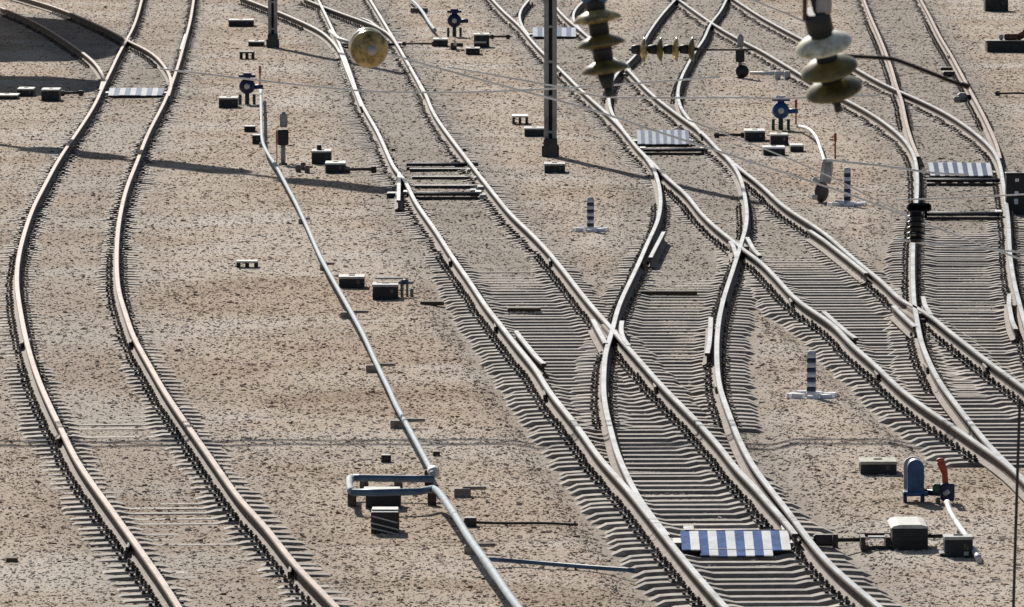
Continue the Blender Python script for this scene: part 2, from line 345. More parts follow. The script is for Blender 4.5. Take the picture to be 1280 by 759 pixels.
def joint(k, x, y):
    p = at(x, y, RT)
    for sg in (-1, 1): mb(M_clip).box((0,0,0), (.035, .75, .085), bev=.008).build('joint_bar', roots[k], (p.x + sg * .036, p.y, .10))
for k, x, y in (('A', 32, 421), ('A', 167, 420), ('A', 78, 539), ('A', 165, 672.6), ('A', 367, 703), ('B', 565, 320), ('B', 622, 401), ('B', 690, 320), ('B', 822, 475), ('B', 684, 485), ('S', 756, 487), ('S', 898, 475), ('S', 905.5, 370), ('S', 801, 323), ('C', 1099, 460), ('C', 991.7, 370), ('D', 1161, 451), ('C', 1234.7, 451), ('B', 441, 100), ('C', 701, 87), ('E', 1107, 65.6), ('E', 1187, 65.6)): joint(k, x, y)
# cast crossing blocks where rails cross
def cast_block(k, x, y, ang):
    p = at(x, y, 0); q = mb(M_foot); q.box((0,0,.06), (.30, 1.9, .10), bev=.01, rz=ang); q.box((0,0,.14), (.16, 1.5, .08), bev=.01, rz=ang); q.build('cast_crossing', roots[k], (p.x, p.y, 0))
for k, x, y, a in (('S', 763, 426, .06), ('S', 926, 318, .05), ('D', 1147, 402, .06), ('A', 159, 57, 0), ('C', 785, 96, 0), ('D', 887, 35, 0)): cast_block(k, x, y, a)
# ------------------------------------------------------------------ ground
def hash2(i, j, s):
    n = (i * 374761393 + j * 668265263 + s * 974634777) & 0x7fffffff
    n = ((n ^ (n >> 13)) * 1274126177) & 0x7fffffff
    return ((n ^ (n >> 16)) & 0xffff) / 65535.0
def vnoise(x, y, s=0):
    xi = np.floor(x).astype(np.int64); yi = np.floor(y).astype(np.int64); fx = x - xi; fy = y - yi
    fx = fx * fx * (3 - 2 * fx); fy = fy * fy * (3 - 2 * fy)
    a = hash2(xi, yi, s); b = hash2(xi + 1, yi, s); c = hash2(xi, yi + 1, s); d = hash2(xi + 1, yi + 1, s)
    return a * (1 - fx) * (1 - fy) + b * fx * (1 - fy) + c * (1 - fx) * fy + d * fx * fy
def sstep(a, b, x): t = np.clip((x - a) / (b - a), 0, 1); return t * t * (3 - 2 * t)
Yof = lambda py: at(640, py).y
def fields(X, Y):
    exp = np.zeros_like(X); grey = np.zeros_like(X)
    rng = {'A': (Yof(470), .27), 'B': (Yof(350), 1.0), 'S': (Yof(345), 1.0), 'C': (Yof(330), 1.0), 'D': (Yof(290), 1.0)}
    for k in CT:
        c = np.interp(Y, CT[k][0], CT[k][1]); ok = (Y >= CT[k][0][0] - .5) & (Y <= CT[k][0][-1] + .5)
        d = np.abs(X - c)
        lat = 1 - sstep(1.2, 1.6, d)
        grey = np.maximum(grey, np.where(ok, np.maximum((1 - sstep(.9, 2.0, d)) * (0.35 if k == 'A' else .75), (1 - sstep(.10, .42, np.abs(d - .8))) * (.75 if k == 'A' else 1.0)), 0))
        if k in rng:
            Ymax, amt = rng[k]
            e = lat * (1 - sstep(Ymax - 8, Ymax + 8, Y)) * amt
            if k == 'A': e = e * (0.5 + .9 * vnoise(X * .8, Y * .3, 12)) * (.75 + .25 * sstep(.35, .75, d)) * (1 - .5 * sstep(1.0, 1.3, d))
            pn = vnoise(X * .75, Y * .22, 8) * .6 + vnoise(X * 2.2, Y * .8, 9) * .4
            e = e * (.70 + .32 * sstep(.25, .5, pn)) if k != 'A' else e
            exp = np.maximum(exp, np.where(ok, e, 0))
    return exp, grey
def ground_z(X, Y):
    exp, grey = fields(X, Y)
    n = vnoise(X * .9, Y * .4, 1) * .6 + vnoise(X * 2.6, Y * 1.4, 2) * .4
    z = 0.004 + (n - .5) * .036 - exp * .062
    return z, exp, grey
gxs = np.arange(-20, 22.01, .14); gys = np.arange(72, 268, .28)
GX, GY = np.meshgrid(gxs, gys); GZ, GE, GG = ground_z(GX.ravel(), GY.ravel())
V = np.stack([GX.ravel(), GY.ravel(), GZ], 1); nx, ny = len(gxs), len(gys)
ii = np.arange(nx - 1)[None, :] + nx * np.arange(ny - 1)[:, None]
Q = np.stack([ii, ii + 1, ii + 1 + nx, ii + nx], -1).reshape(-1, 4)
def ground_mat(inst=False):
    m = bpy.data.materials.new('gravel_stone' if inst else 'gravel_ground'); m.use_nodes = True; n = m.node_tree.nodes; l = m.node_tree.links
    b = n['Principled BSDF']; b.inputs['Roughness'].default_value = .95; b.inputs['Specular IOR Level'].default_value = .15
    geo = n.new('ShaderNodeNewGeometry')
    def noise(sc, det=4, vec=None):
        t = n.new('ShaderNodeTexNoise'); t.inputs['Scale'].default_value = sc; t.inputs['Detail'].default_value = det; t.inputs['Roughness'].default_value = .65
        l.new(vec or geo.outputs['Position'], t.inputs['Vector']); return t.outputs['Fac']
    def ramp(fac, els):
        r = n.new('ShaderNodeValToRGB'); l.new(fac, r.inputs[0])
        while len(r.color_ramp.elements) < len(els): r.color_ramp.elements.new(.5)
        for e, (p, c) in zip(r.color_ramp.elements, els): e.position = p; e.color = (*c, 1)
        return r.outputs[0]
    def mix(f, a, c, mode='MIX'):
        x = n.new('ShaderNodeMix'); x.data_type = 'RGBA'; x.blend_type = mode
        if isinstance(f, float): x.inputs[0].default_value = f
        else: l.new(f, x.inputs[0])
        l.new(a, x.inputs[6]); l.new(c, x.inputs[7]); return x.outputs[2]
    patch = ramp(noise(.16, 5), [(.38, (.345, .262, .195)), (.5, (.385, .318, .256)), (.61, (.425, .378, .33))])
    rust = ramp(noise(.3, 7), [(.44, (1.06, 1.06, 1.06)), (.52, (1.0, .98, .95)), (.66, (.72, .64, .56))])
    patch = mix(1.0, patch, rust, 'MULTIPLY')
    at_ = n.new('ShaderNodeAttribute'); at_.attribute_name = 'grey'
    if inst: at_.attribute_type = 'INSTANCER'
    greyc = ramp(noise(.9, 6), [(.35, (.14, .122, .105)), (.62, (.25, .222, .196))])
    mul = n.new('ShaderNodeMath'); mul.operation = 'MULTIPLY'; mul.inputs[1].default_value = .95; l.new(at_.outputs['Fac'], mul.inputs[0])
    base = mix(mul.outputs[0], patch, greyc)
    if inst:
        oi = n.new('ShaderNodeObjectInfo')
        rc = ramp(oi.outputs['Random'], [(0, (.40, .34, .30)), (.08, (.80, .69, .61)), (.24, (1.1, 1.05, 1.0)), (.5, (1.22, 1.10, .97)), (.75, (1.4, 1.37, 1.3)), (.93, (1.6, 1.55, 1.5)), (1, (2.0, 1.98, 1.95))])
        base = mix(1.0, base, rc, 'MULTIPLY')
    else:
        fine = ramp(noise(26, 3), [(.36, (.62, .58, .54)), (.5, (1, 1, 1)), (.66, (1.25, 1.22, 1.18))])
        base = mix(1.0, base, fine, 'MULTIPLY')
        bp = n.new('ShaderNodeBump'); bp.inputs['Strength'].default_value = .6; bp.inputs['Distance'].default_value = .02
        l.new(noise(22, 4), bp.inputs['Height']); l.new(bp.outputs[0], b.inputs['Normal'])
    l.new(base, b.inputs['Base Color']); return m
GM = ground_mat(); SM = ground_mat(True)
g = bpy.data.meshes.new('ground'); g.vertices.add(len(V)); g.vertices.foreach_set('co', V.ravel())
g.loops.add(Q.size); g.loops.foreach_set('vertex_index', Q.ravel().astype(np.int32)); g.polygons.add(len(Q))
g.polygons.foreach_set('loop_start', np.arange(0, Q.size, 4, dtype=np.int32)); g.polygons.foreach_set('loop_total', np.full(len(Q), 4, dtype=np.int32))
g.update(calc_edges=True); a = g.attributes.new('grey', 'FLOAT', 'POINT'); a.data.foreach_set('value', GG.astype(np.float32)); g.materials.append(GM)
g.polygons.foreach_set('use_smooth', np.ones(len(Q), dtype=bool))
go = bpy.data.objects.new('ground', g); COL.objects.link(go); go['kind'] = 'structure'
far = meshobj('terrain', [(-1500,-200,-.16),(1500,-200,-.16),(1500,3500,-.16),(-1500,3500,-.16)], [(0,1,2,3)], [GM]); far['kind'] = 'structure'

# loose ballast stones
bands = [(76,100,300),(100,125,200),(125,155,130),(155,200,80),(200,262,45)]
PX, PY = [], []
for y0, y1, dens in bands:
    wid0 = lambda y: y * .070 + 1.5
    n = int((y1 - y0) * 2 * wid0((y0 + y1) / 2) * dens); yy = RNG.uniform(y0, y1, n)
    PY.append(yy); PX.append(RNG.uniform(-1, 1, n) * wid0(yy))
PX = np.concatenate(PX); PY = np.concatenate(PY)
keep = np.ones(len(PX), bool)
for k in [q for q in GL if q != 'B_rx']:
    xr = np.interp(PY, GL[k][0], GL[k][1], left=1e4, right=1e4); keep &= np.abs(PX - xr) > .10
PX, PY = PX[keep], PY[keep]; PZ, PE, PG = ground_z(PX, PY)
# thin the stones on top of exposed sleepers
sl = np.array([(x, y) for x, y, k in placed]); order = np.argsort(sl[:, 1]); sl = sl[order]
on = np.zeros(len(PX), bool); idx = np.searchsorted(sl[:, 1], PY)
for off in range(-5, 6):
    j = np.clip(idx + off, 0, len(sl) - 1); on |= (np.abs(sl[j, 1] - PY) < .15) & (np.abs(sl[j, 0] - PX) < 1.33)
kp = ~(on & (RNG.random(len(PX)) < np.clip(PE * 1.6, .25, .97))); PX, PY, PZ, PG, PE = PX[kp], PY[kp], PZ[kp], PG[kp], PE[kp]
sz = np.clip(RNG.lognormal(math.log(.0118), .46, len(PX)), .006, .045) * (1 + (PY - 80) / 320)
pm = bpy.data.meshes.new('ballast_stones'); pm.vertices.add(len(PX))
pm.vertices.foreach_set('co', np.stack([PX, PY, PZ + sz * .05], 1).ravel())
pm.attributes.new('grey', 'FLOAT', 'POINT').data.foreach_set('value', PG.astype(np.float32))
pm.attributes.new('sz', 'FLOAT', 'POINT').data.foreach_set('value', sz.astype(np.float32))
po = bpy.data.objects.new('ballast_stones', pm); COL.objects.link(po); po['kind'] = 'stuff'
print('GREY', GG.mean(), GG.max(), PG.mean(), 'STONES', len(PX))
ng = bpy.data.node_groups.new('scatter', 'GeometryNodeTree')
ng.interface.new_socket('Geometry', in_out='INPUT', socket_type='NodeSocketGeometry'); ng.interface.new_socket('Geometry', in_out='OUTPUT', socket_type='NodeSocketGeometry')
N = ng.nodes.new; L = ng.links.new
gi, gout = N('NodeGroupInput'), N('NodeGroupOutput')
ico = N('GeometryNodeMeshIcoSphere'); ico.inputs['Radius'].default_value = 1; ico.inputs['Subdivisions'].default_value = 1
sp = N('GeometryNodeSetPosition'); rv0 = N('FunctionNodeRandomValue'); rv0.data_type = 'FLOAT_VECTOR'
rv0.inputs[0].default_value = (-.33, -.33, -.33); rv0.inputs[1].default_value = (.33, .33, .33)
L(ico.outputs['Mesh'], sp.inputs['Geometry']); L(rv0.outputs[0], sp.inputs['Offset'])
smn = N('GeometryNodeSetMaterial'); smn.inputs['Material'].default_value = SM; L(sp.outputs[0], smn.inputs['Geometry'])
iop = N('GeometryNodeInstanceOnPoints'); L(gi.outputs[0], iop.inputs['Points']); L(smn.outputs[0], iop.inputs['Instance'])
rr = N('FunctionNodeRandomValue'); rr.data_type = 'FLOAT_VECTOR'; rr.inputs[0].default_value = (-.5, -.5, 0); rr.inputs[1].default_value = (.5, .5, 6.28)
L(rr.outputs[0], iop.inputs['Rotation'])
na = N('GeometryNodeInputNamedAttribute'); na.data_type = 'FLOAT'; na.inputs['Name'].default_value = 'sz'
rs = N('FunctionNodeRandomValue'); rs.data_type = 'FLOAT_VECTOR'; rs.inputs[0].default_value = (.55, .6, .24); rs.inputs[1].default_value = (1.15, 1.3, .52); rs.inputs['Seed'].default_value = 5
vm = N('ShaderNodeVectorMath'); vm.operation = 'SCALE'; L(rs.outputs[0], vm.inputs[0]); L(na.outputs[0], vm.inputs['Scale'])
L(vm.outputs[0], iop.inputs['Scale']); L(iop.outputs[0], gout.inputs[0])
md = po.modifiers.new('scatter', 'NODES'); md.node_group = ng

# ------------------------------------------------------------------ trackside boxes
def ebox(name, label, cat, x0, x1, yt, yf, yb, lid=M_lid, body=M_boxd, style='lid', group='equipment boxes beside the tracks'):
    s = ppm(yb); wd = (x1 - x0) / s; h = (yb - yf) / s; dep = max(.16, dz(yf - yt, yb) * .8); dep = min(dep, .9)
    p = at((x0 + x1) / 2, yb, 0); t = thing(name, label, cat, (p.x, p.y + dep / 2, 0), group)
    lt = min(.035, h * .25)
    if style == 'legs':
        mb(lid).box((0, 0, h - lt / 2), (wd, dep, lt), bev=.006).build('top_slab', t)
        for sx in (-.40, .0, .42): mb(body).box((sx * wd, -.01, (h - lt) / 2 - .02), (wd * .17, dep * .7, h - lt + .04), bev=.004).build('leg', t)
        return t, wd, dep, h
    mb(body).box((0, 0, (h - lt) / 2 - .04), (wd * .96, dep * .94, h - lt + .08), bev=.008).build('body', t)
    mb(lid).box((0, 0, h - lt / 2), (wd, dep, lt), bev=.007).build('lid', t)
    if wd > .3:
        mb(M_clip).box((wd * .25, -dep * .47 - .008, h * .55), (.05, .016, .07), bev=.003).build('latch', t)
        mb(M_boxd).box((0, 0, h + .007), (.10, .03, .014), bev=.003).build('handle', t)
    else: mb(M_clip).box((0, -dep * .47 - .006, h * .55), (.03, .012, .04), bev=.002).build('latch', t)
    return t, wd, dep, h
ebox('cable_box', 'low black box with a pale lid touching the right side of the long grey pipe', 'equipment box', 423,456,342,346,360.5, M_lid)
b2 = ebox('cable_box', 'square black box with a grey lid, a small valve on its right', 'equipment box', 465,498,351,356,375, M_lidg)
mb(M_lid).box((.05,.25,b2[3]+.06),(.42,.10,.03),bev=.005).build('shelf', b2[0])
v = mb(M_steel).cyl((.25,.2,0),(.25,.2,.25),.025).cyl((.33,.2,0),(.33,.2,.2),.02); v.cyl((.2,.2,.22),(.42,.2,.22),.02).cyl((.40,.2,0),(.40,.2,.14),.028); v.use(M_pipeb).lathe((.3,.2,.2),(0,0,1),[(.01,0),(.05,.01),(.05,.07),(.01,.08)],12); v.build('valve', b2[0])
ebox('cable_box', 'black box with a sandy lid, left of the upright blue motor', 'equipment box', 1075,1122,570,577,594, mat('sandy_lid',(.42,.40,.33),.85,0,.15,9))
ebox('cable_box', 'small low slab on three dark legs alone on open gravel in the left middle', 'slab', 295,322,324,326.5,335, M_lid, style='legs')
ebox('cable_box', 'small pinkish slab on dark legs, left of the grey mast foot', 'slab', 640,660,142,145,156, M_pipew, style='legs')
ebox('cable_box', 'dark box with a grey lid against the left side of the grey mast', 'equipment box', 655,681,157,160.5,171.5, M_lidg)
ebox('foundation_block', 'concrete block with pale top and shade-dark sides in front of the grey mast foot', 'concrete block', 680,707,201.5,205,217.5, M_lidg)  # sides coloured dark as backlit shade, top left pale
ebox('cable_box', 'dark box with lilac lid, just left below the blue valve beside the thin red stick', 'equipment box', 273,297,119,122.5,135.5, M_lidg)
ebox('cable_box', 'tiny dark brown box beside the top of the long grey pipe', 'equipment box', 305,319,156,158,166, M_boxd)
ebox('cable_box', 'tiny dark green box touching the lower end of the upright stretch of grey pipe', 'equipment box', 315,328,167,169,181, M_green)
b9 = ebox('cable_box', 'dark box with a round knob on its lid, right of the red striped dwarf signal', 'equipment box', 389,414,185,189,206, M_lidg)
mb(M_boxd).cyl((-.05,0,b9[3]),(-.05,0,b9[3]+.1),.05,.045).build('knob', b9[0])
ebox('cable_box', 'black box with a pale green lid in front of the box with a round knob', 'equipment box', 406,432,200,204,217, mat('green_lid',(.46,.52,.47),.75,0,.12,8))
ebox('cable_box', 'black box with a bright lid, left of the boxes under the bright blue valve', 'equipment box', 931,957,159,163.5,177.5, M_lid)
ebox('cable_box', 'tall black box directly under the bright blue valve, rearmost of the three', 'equipment box', 963,986,165,168,182, M_lid)
ebox('cable_box', 'wide black box with white lid, front left of the three under the bright blue valve', 'equipment box', 954,982,181,184,195.5, M_white)
ebox('cable_box', 'small brown junction box with pale rim, front right of the boxes under bright blue valve', 'equipment box', 988,1005,178.5,181.5,190.5, M_lid)
ebox('cable_box', 'long dark box with pale lid, topmost of the boxes left of the distant mast', 'equipment box', 285,317,22,25,33.5, M_lid)
ebox('cable_box', 'dark brown box with lilac lid directly left of the distant mast foot', 'equipment box', 310,330,49,52,58.5, M_lidg)
ebox('cable_box', 'small brown slab on legs, lowest of the boxes left of the distant mast', 'slab', 299,317,62,65,75, M_clip, style='legs')
ebox('cable_box', 'dark box with pale lid left of the violet blue valve at the top', 'equipment box', 541,560,46,49,59, M_lid)
bb = ebox('cable_box', 'tall grey and black cabinet right of the violet blue valve at the top', 'equipment box', 592,612,38,43,60, M_lid)
mb(M_lid).box((-.03,-bb[2]/2-.01,bb[3]*.42),(bb[1]*.75,.02,.05)).build('white_stripe', bb[0])
ebox('cable_box', 'small dark box in front of the tall grey and black cabinet at the top', 'equipment box', 582,600,58,60.5,69.5, M_boxd)
ebox('cable_box', 'low box with white lid cut by the left photo edge, in the shaded strip', 'equipment box', -8,22,114,119,125, M_lid)
ebox('cable_box', 'dark box with white lid, middle of the row in the shaded strip at the left', 'equipment box', 21,42,107,111,121, M_lid)
ebox('cable_box', 'dark box with white lid, rightmost of the row in the shaded strip at the left', 'equipment box', 51,74,107,112,127, M_lid)
ebox('cable_box', 'small dark cube on the gravel above the bent loop of the grey pipe', 'equipment box', 476,489,567,569,579, M_boxd)
ebox('cable_box', 'small dark cube just right of the pipe joint above the loop', 'equipment box', 541,550,563,564.5,571, M_clip)
b23 = ebox('cable_box', 'square black box at the foot of the white pipe, right of the point machine', 'equipment box', 1180,1217,666,671,699, M_lidg)
mb(M_black).box((0,.05,.03),(b23[1]*1.25,b23[2]*.9,.05),bev=.01).build('base', b23[0]); mb(M_lid).box((.08,-b23[2]/2-.008,.06),(.05,.016,.04)).build('plate', b23[0])
b26 = ebox('signal_cabinet', 'big black cabinet with three white marks cut by the right edge of the photo', 'cabinet', 1257,1292,214,216,268, M_black, M_black)
for (mx,my) in ((1271,225),(1270.5,241),(1270,252)): mb(M_white).box(((mx-1274.5)/ppm(268), -b26[2]*.47-.012, (268-my)/ppm(268)),(.07,.02,.06 if my!=252 else .1),bev=.008).build('white_mark', b26[0])
ebox('equipment_block', 'dark green box cut by the top edge near the right corner', 'equipment box', 1231,1261,-8,-5,15, M_plant, mat('dark_greenish',(.03,.04,.035),.7,0,.3,9))
mm = ebox('equipment_block', 'long dark low box carrying rusty brown gear near the upper right corner', 'equipment box', 1233,1292,47,51,66, M_black)
r_ = mb(mat('rusty_brown',(.16,.07,.045),.8,0,.3,12)); hh = mm[3]
r_.box((.05,0,hh+.08),(.35,.2,.16),bev=.03).cyl((.2,0,hh+.05),(.65,0,hh+.3),.09).box((.5,0,hh+.2),(.3,.2,.16),bev=.03).build('rusty_gear', mm[0])
mb(M_lid).lathe((-.2,0,hh),(0,0,1),[(.03,0),(.06,.05),(.06,.12),(.02,.15)],12).lathe((.25,-.25,0),(0,0,1),[(.05,0),(.09,.08),(.05,.18)],12).build('white_cap', mm[0])

# stacked black pit boxes under the pipe loop
p = at(479, 637, 0); k = ppm(637)
t = thing('pit_box', 'wide black box right under the lower arm of the pipe loop', 'equipment box', (p.x, p.y + .25, 0)); mb(M_black).box((0,0,.07),(44/k,.45,.24),bev=.01).build('body', t); mb(mat('green_lid2',(.42,.47,.43),.75,0,.12,8)).box((-.02,0,.20),(46/k,.5,.025),bev=.005).build('lid', t)
p = at(481, 668, 0); k = ppm(668)
t = thing('pit_box', 'black box with pale slanted stripes below the pipe loop', 'equipment box', (p.x, p.y + .3, 0)); mb(M_black).box((0,0,.09),(35/k,.5,.30),bev=.01).build('body', t); mb(M_lid).box((0,.02,.248),(33/k,.3,.02),bev=.004).build('lid', t)
s_ = mb(M_lid)
for zc, ln in ((.16,32),(.085,34),(.03,36)):
    c_ = [(-ln/k/2, zc+.03),(-ln/k/2, zc+.045),(ln/k/2, zc-.03),(ln/k/2, zc-.045)]
    s_.prism(c_, -.268, -.252)
s_.build('stripe', t)

# ------------------------------------------------------------------ point machine and rods
p = at(1138, 690, 0); k = ppm(690)
t = thing('point_machine', 'large black point machine with pale domed lid, right of the striped cover', 'point machine', (p.x, p.y + .3, 0))
wd = 45 / k
mb(M_black).box((0, 0, .10), (wd, .50, .30), bev=.012).build('body', t)
mb(M_lid).prism([(-wd*.54,.25),(-wd*.47,.275),(-wd*.3,.29),(wd*.3,.29),(wd*.47,.275),(wd*.52,.25)], -.27, .60).build('lid', t)
f_ = mb(M_black)
for z in (.06, .10, .15, .20): f_.box((0, -.256, z), (wd * .92, .012, .012))
f_.build('ribs', t)
f_ = mb(M_rod); x0 = (1083 - 1138) / k - .35; x1 = -wd / 2
f_.box(((x0 + x1) / 2 + .15, .25, .13), (x1 - x0 - .3, .05, .04)).box(((x0 + x1) / 2 + .15, -.1, .02), (x1 - x0 - .3, .06, .05))
f_.box((x0 + .32, .08, .07), (.05, .4, .14)).box((x1 - .04, .08, .07), (.05, .4, .14)); f_.build('crank_frame', t)
mb(M_lid).box(((x0 + x1) / 2 + .17, .0, .13), (x1 - x0 - .42, .1, .02)).build('frame_plate', t)
f_ = mb(M_rod).cyl((x0 - .35, .1, .08), (x0 + .3, .1, .09), .022).cyl((x0 + .02, -.1, .02), (x0 + .02, -.1, .17), .03).box((x0 - .1, .1, .09), (.22, .14, .12), bev=.02); f_.build('throw_rod', t)
mb(M_rod).cyl((wd / 2, 0, .14), (wd / 2 + .2, 0, .14), .022).build('link_rod', t)

def rods(label, xa, xb, ys, z=.10):
    s = thing('throw_rod_set', label, 'switch rods', tuple(at((xa + xb) / 2, ys[0], 0)))
    o = Vector(s.location)
    for y in ys:
        a, b = at(xa, y, z) - o, at(xb, y, z) - o
        mb(M_rod).cyl(a, b, .03).box(tuple((a + b) / 2 - Vector((0, .05, .07))), ((b - a).length, .14, .05)).build('rod', s)
        mb(M_steel).cyl(a + Vector((0,.1,.02)), b + Vector((0,.1,.02)), .022).build('rod', s)
    for q in (a, b): mb(M_steel).box(tuple(q + Vector((0, .3, .02))), (.12, .5, .05), bev=.01).build('bracket', s)
    return s
rods('dark switch rods between the central rails, in line with the box with a round knob', 508, 598, [206, 243])
t = thing('switch_frame', 'dark steel frame with pale fittings between the two dark rods of the central switch', 'switch frame', tuple(at(553, 228, 0)))
for yy in (212, 222, 233): a = at(512 + (yy-212)*.3, yy, .03) - t.location; b = at(598 + (yy-212)*.5, yy, .03) - t.location; mb(M_steeld).box(tuple((a + b) / 2), ((b - a).length, .35, .05), bev=.01).build('tie_plate', t)
for x, y in ((588,214),(597,224),(601,236),(604,246),(592,240)): mb(M_lidg).box(tuple(at(x, y, .06) - t.location), (.13, .5, .10), bev=.02).build('fitting', t)
for x, y in ((499,224),(500,236),(498,246)): mb(M_pipeb).box(tuple(at(x, y, .06) - t.location), (.10, .6, .12), bev=.02).build('fitting', t)
mb(M_black).box(tuple(at(492, 244, .05) - t.location), (.25, .5, .10), bev=.02).build('rod_head', t)
rods('dark switch rods across the diagonal track just below its pale striped cover', 804, 880, [188])
rods('switch rods across the right hand curved track below its white and grey cover', 1158, 1250, [226, 268])
rods('thin dark rods from the central track to the pale glass disc insulator', 430, 500, [56])
rods('thin rods just behind the lowest blue and white cover', 862, 985, [668])
for lab, a, b, y, r in (('dark rod reaching from the green lidded box towards the central track', 431, 470, 212, .03),
                        ('dark rod running left from the box with a bright lid to the diagonal track', 893, 932, 169, .03),
                        ('dark rod between the top cabinet and the diagonal track', 612, 638, 46, .03),
                        ('dark rod joining the dark boxes at the top to the central track', 502, 545, 55, .025),
                        ('dark rod lying in the shaded strip at the left, right of the row of boxes', 75, 104, 116.5, .03),
                        ('thin dark rod on the gravel near the right edge at the top', 1244, 1290, 117, .025)):
    q = mb(M_rod).tube([at(a, y, .10), at((a + b) / 2, y - .5, .10), at(b, y, .10)], r)
    for xx in (a + 3, b - 3): q.box(tuple(at(xx, y, .06)), (.10, .12, .12), bev=.01)
    tag(q.build('operating_rod'), lab, 'rod', 'operating rods')
q = mb(M_clip)
for xx, yy in ((373, 208), (379, 205), (384, 209)): q.box(tuple(at(xx, yy + 3, .07)), (.10, .2, .16), bev=.02)
q.cyl(at(365, 206, .06), at(390, 209, .08), .02); tag(q.build('crank_gear'), 'small rusty crank gear between the dwarf signal and the box with a round knob', 'crank')
q = mb(M_rod).box(tuple(at(567, 58, .1)), (.16, .2, .2), bev=.03).box(tuple(at(574, 56, .12)), (.2, .2, .1), bev=.02); q.use(M_lid).cyl(at(569, 55, .14), at(569, 55, .2), .05)
tag(q.build('crank_gear'), 'small dark crank with a white cap left of the tall cabinet at the top', 'crank')
q = mb(M_steel).box(tuple(at(1203, 122, .1)), (.22, .3, .22), bev=.05).box(tuple(at(1196, 124, .08)), (.15, .2, .12), bev=.03); q.use(M_rod).box(tuple(at(1211, 122, .1)), (.1, .2, .14))
tag(q.build('rail_joint_box'), 'small grey joint box beside the brownish rail at the end of the bent rod', 'joint box')
q = mb(M_rod).box(tuple(at(1186, 92, .08)), (.3, .5, .12), bev=.03).box(tuple(at(1183, 86, .08)), (.3, .3, .08), bev=.02)
tag(q.build('rail_joint_box'), 'dark rusty clamp left of the brownish rail above the bent rod end', 'joint box')

# ------------------------------------------------------------------ striped covers over the switch rods
def cover(label, x0, x1, yt, yb, nst, cols, arch=0.0, lift=.06, drop=True):
    k = ppm(yb); wd = (x1 - x0) / k; H = (yb - yt) / k; o = at((x0 + x1) / 2, yb, 0)
    t = thing('rod_cover', label, 'cover', (o.x, o.y, 0), 'striped covers over the switch rods')
    dep = .85; rise = H - dep / max(1e-3, dz(1, yb)) / k; rise = max(rise, .03); z0 = lift + 3 / k * .3; sw = wd / nst
    for i in range(nst):
        xc = -wd / 2 + sw * (i + .5); ext = arch if 2 <= i < nst - 2 else 0
        a = (xc - sw / 2, 0 - ext, z0 - ext * .35); z1 = z0 + rise + random.uniform(-.006, .006); ext += random.uniform(0, .03)
        mbx = mb(cols[i % 2]); 
        v = [(xc - sw/2, -ext, z0 - ext*.35), (xc + sw/2, -ext, z0 - ext*.35), (xc + sw/2, dep, z1), (xc - sw/2, dep, z1)]
        bt = [mbx.bm.verts.new(q) for q in v]; bb_ = [mbx.bm.verts.new((q[0], q[1] + .004, q[2] - .012)) for q in v]
        fs = [mbx.bm.faces.new(bt), mbx.bm.faces.new(bb_[::-1])] + [mbx.bm.faces.new([bt[j], bb_[j], bb_[(j+1)%4], bt[(j+1)%4]]) for j in range(4)]
        mbx.build('painted_panel', t)
    mb(M_black).box((0, dep * .45, z0 * .4), (wd * .98, dep * .7, z0 * .8), bev=.005).build('frame', t)
    for s in (-1, 1): mb(M_steel).box((s * (wd / 2 + .04), dep * .6, z0 + .01), (.10, dep * .6, .06), bev=.01).build('bracket', t)
    return t
cover('big blue and white striped cover between rails beside the point machine', 852, 989, 670, 693, 12, (M_cblue, M_white), .14, .05)
cover('pale blue and white striped cover on the diagonal track below the horizontal olive insulators', 797, 862, 167, 184, 14, (M_cwhite, mat('pale_blue',(.38,.42,.52),.95,0,.1,8,spec=.05)))
cover('white cover with grey squares at the right, beside the big black cabinet', 1163, 1241, 208, 224, 13, (M_cwhite, M_cgrey))
cover('thin white cover between the rails of the left track near the shade', 135, 203, 114, 123, 10, (M_white, mat('faint_blue',(.42,.46,.54),.95,0,.1,8,spec=.05)))
cover('small white and blue cover behind the grey mast at the top', 666, 720, 38, 49, 9, (M_cwhite, mat('pale_blue2',(.38,.43,.54),.95,0,.1,8,spec=.05)))
# dark toothed lower plate of the right hand cover
t = thing('toothed_plate', 'narrow toothed plate directly below the white and grey cover at the right', 'plate', tuple(at(1200, 231, 0)))
mb(M_lid).box((0, 0, .07), (1.1, .25, .02)).build('plate', t)
for i in range(5): mb(M_black).box((-.42 + i * .21, -.14, .035), (.12, .02, .05)).build('tooth', t)

# ------------------------------------------------------------------ pipeline
ZP = .24
M_supp = mat('weathered_support', (0.27, 0.235, 0.205), .9, 0, .2, 8)
def smooth_pts(pts, n=4):
    out = []
    for i in range(len(pts) - 1):
        p0, p1, p2, p3 = pts[max(i-1,0)], pts[i], pts[i+1], pts[min(i+2,len(pts)-1)]
        for j in range(n):
            t = j / n
            out.append(.5 * ((2*p1) + (p2-p0)*t + (2*p0-5*p1+4*p2-p3)*t*t + (3*p1-p0-3*p2+p3)*t**3))
    out.append(pts[-1]); return out
pl = thing('air_pipeline', 'long grey pipe running down the gravel with a square loop in the lower middle', 'pipe')
up = [(326,112),(326.5,135),(327,160),(328.5,178),(336,194),(346,209),(354,224),(362,239),(370,254),(385,286),(400,320),(418,353),(436.7,386),(455,420),(470,453),(486,486),(495,506),(513,539),(531,572.6),(537,584),(541,594)]
upP = smooth_pts([at(x, y, ZP) for x, y in up], 3)
mb(M_pipe).tube(upP, .034).build('pipe', pl)
lo = [(541,611),(550,617),(568,643),(588,675),(612,708),(634,741),(653,766),(675,795)]
mb(M_pipe).tube(smooth_pts([at(x, y, ZP) for x, y in lo], 3), .042).build('pipe', pl)
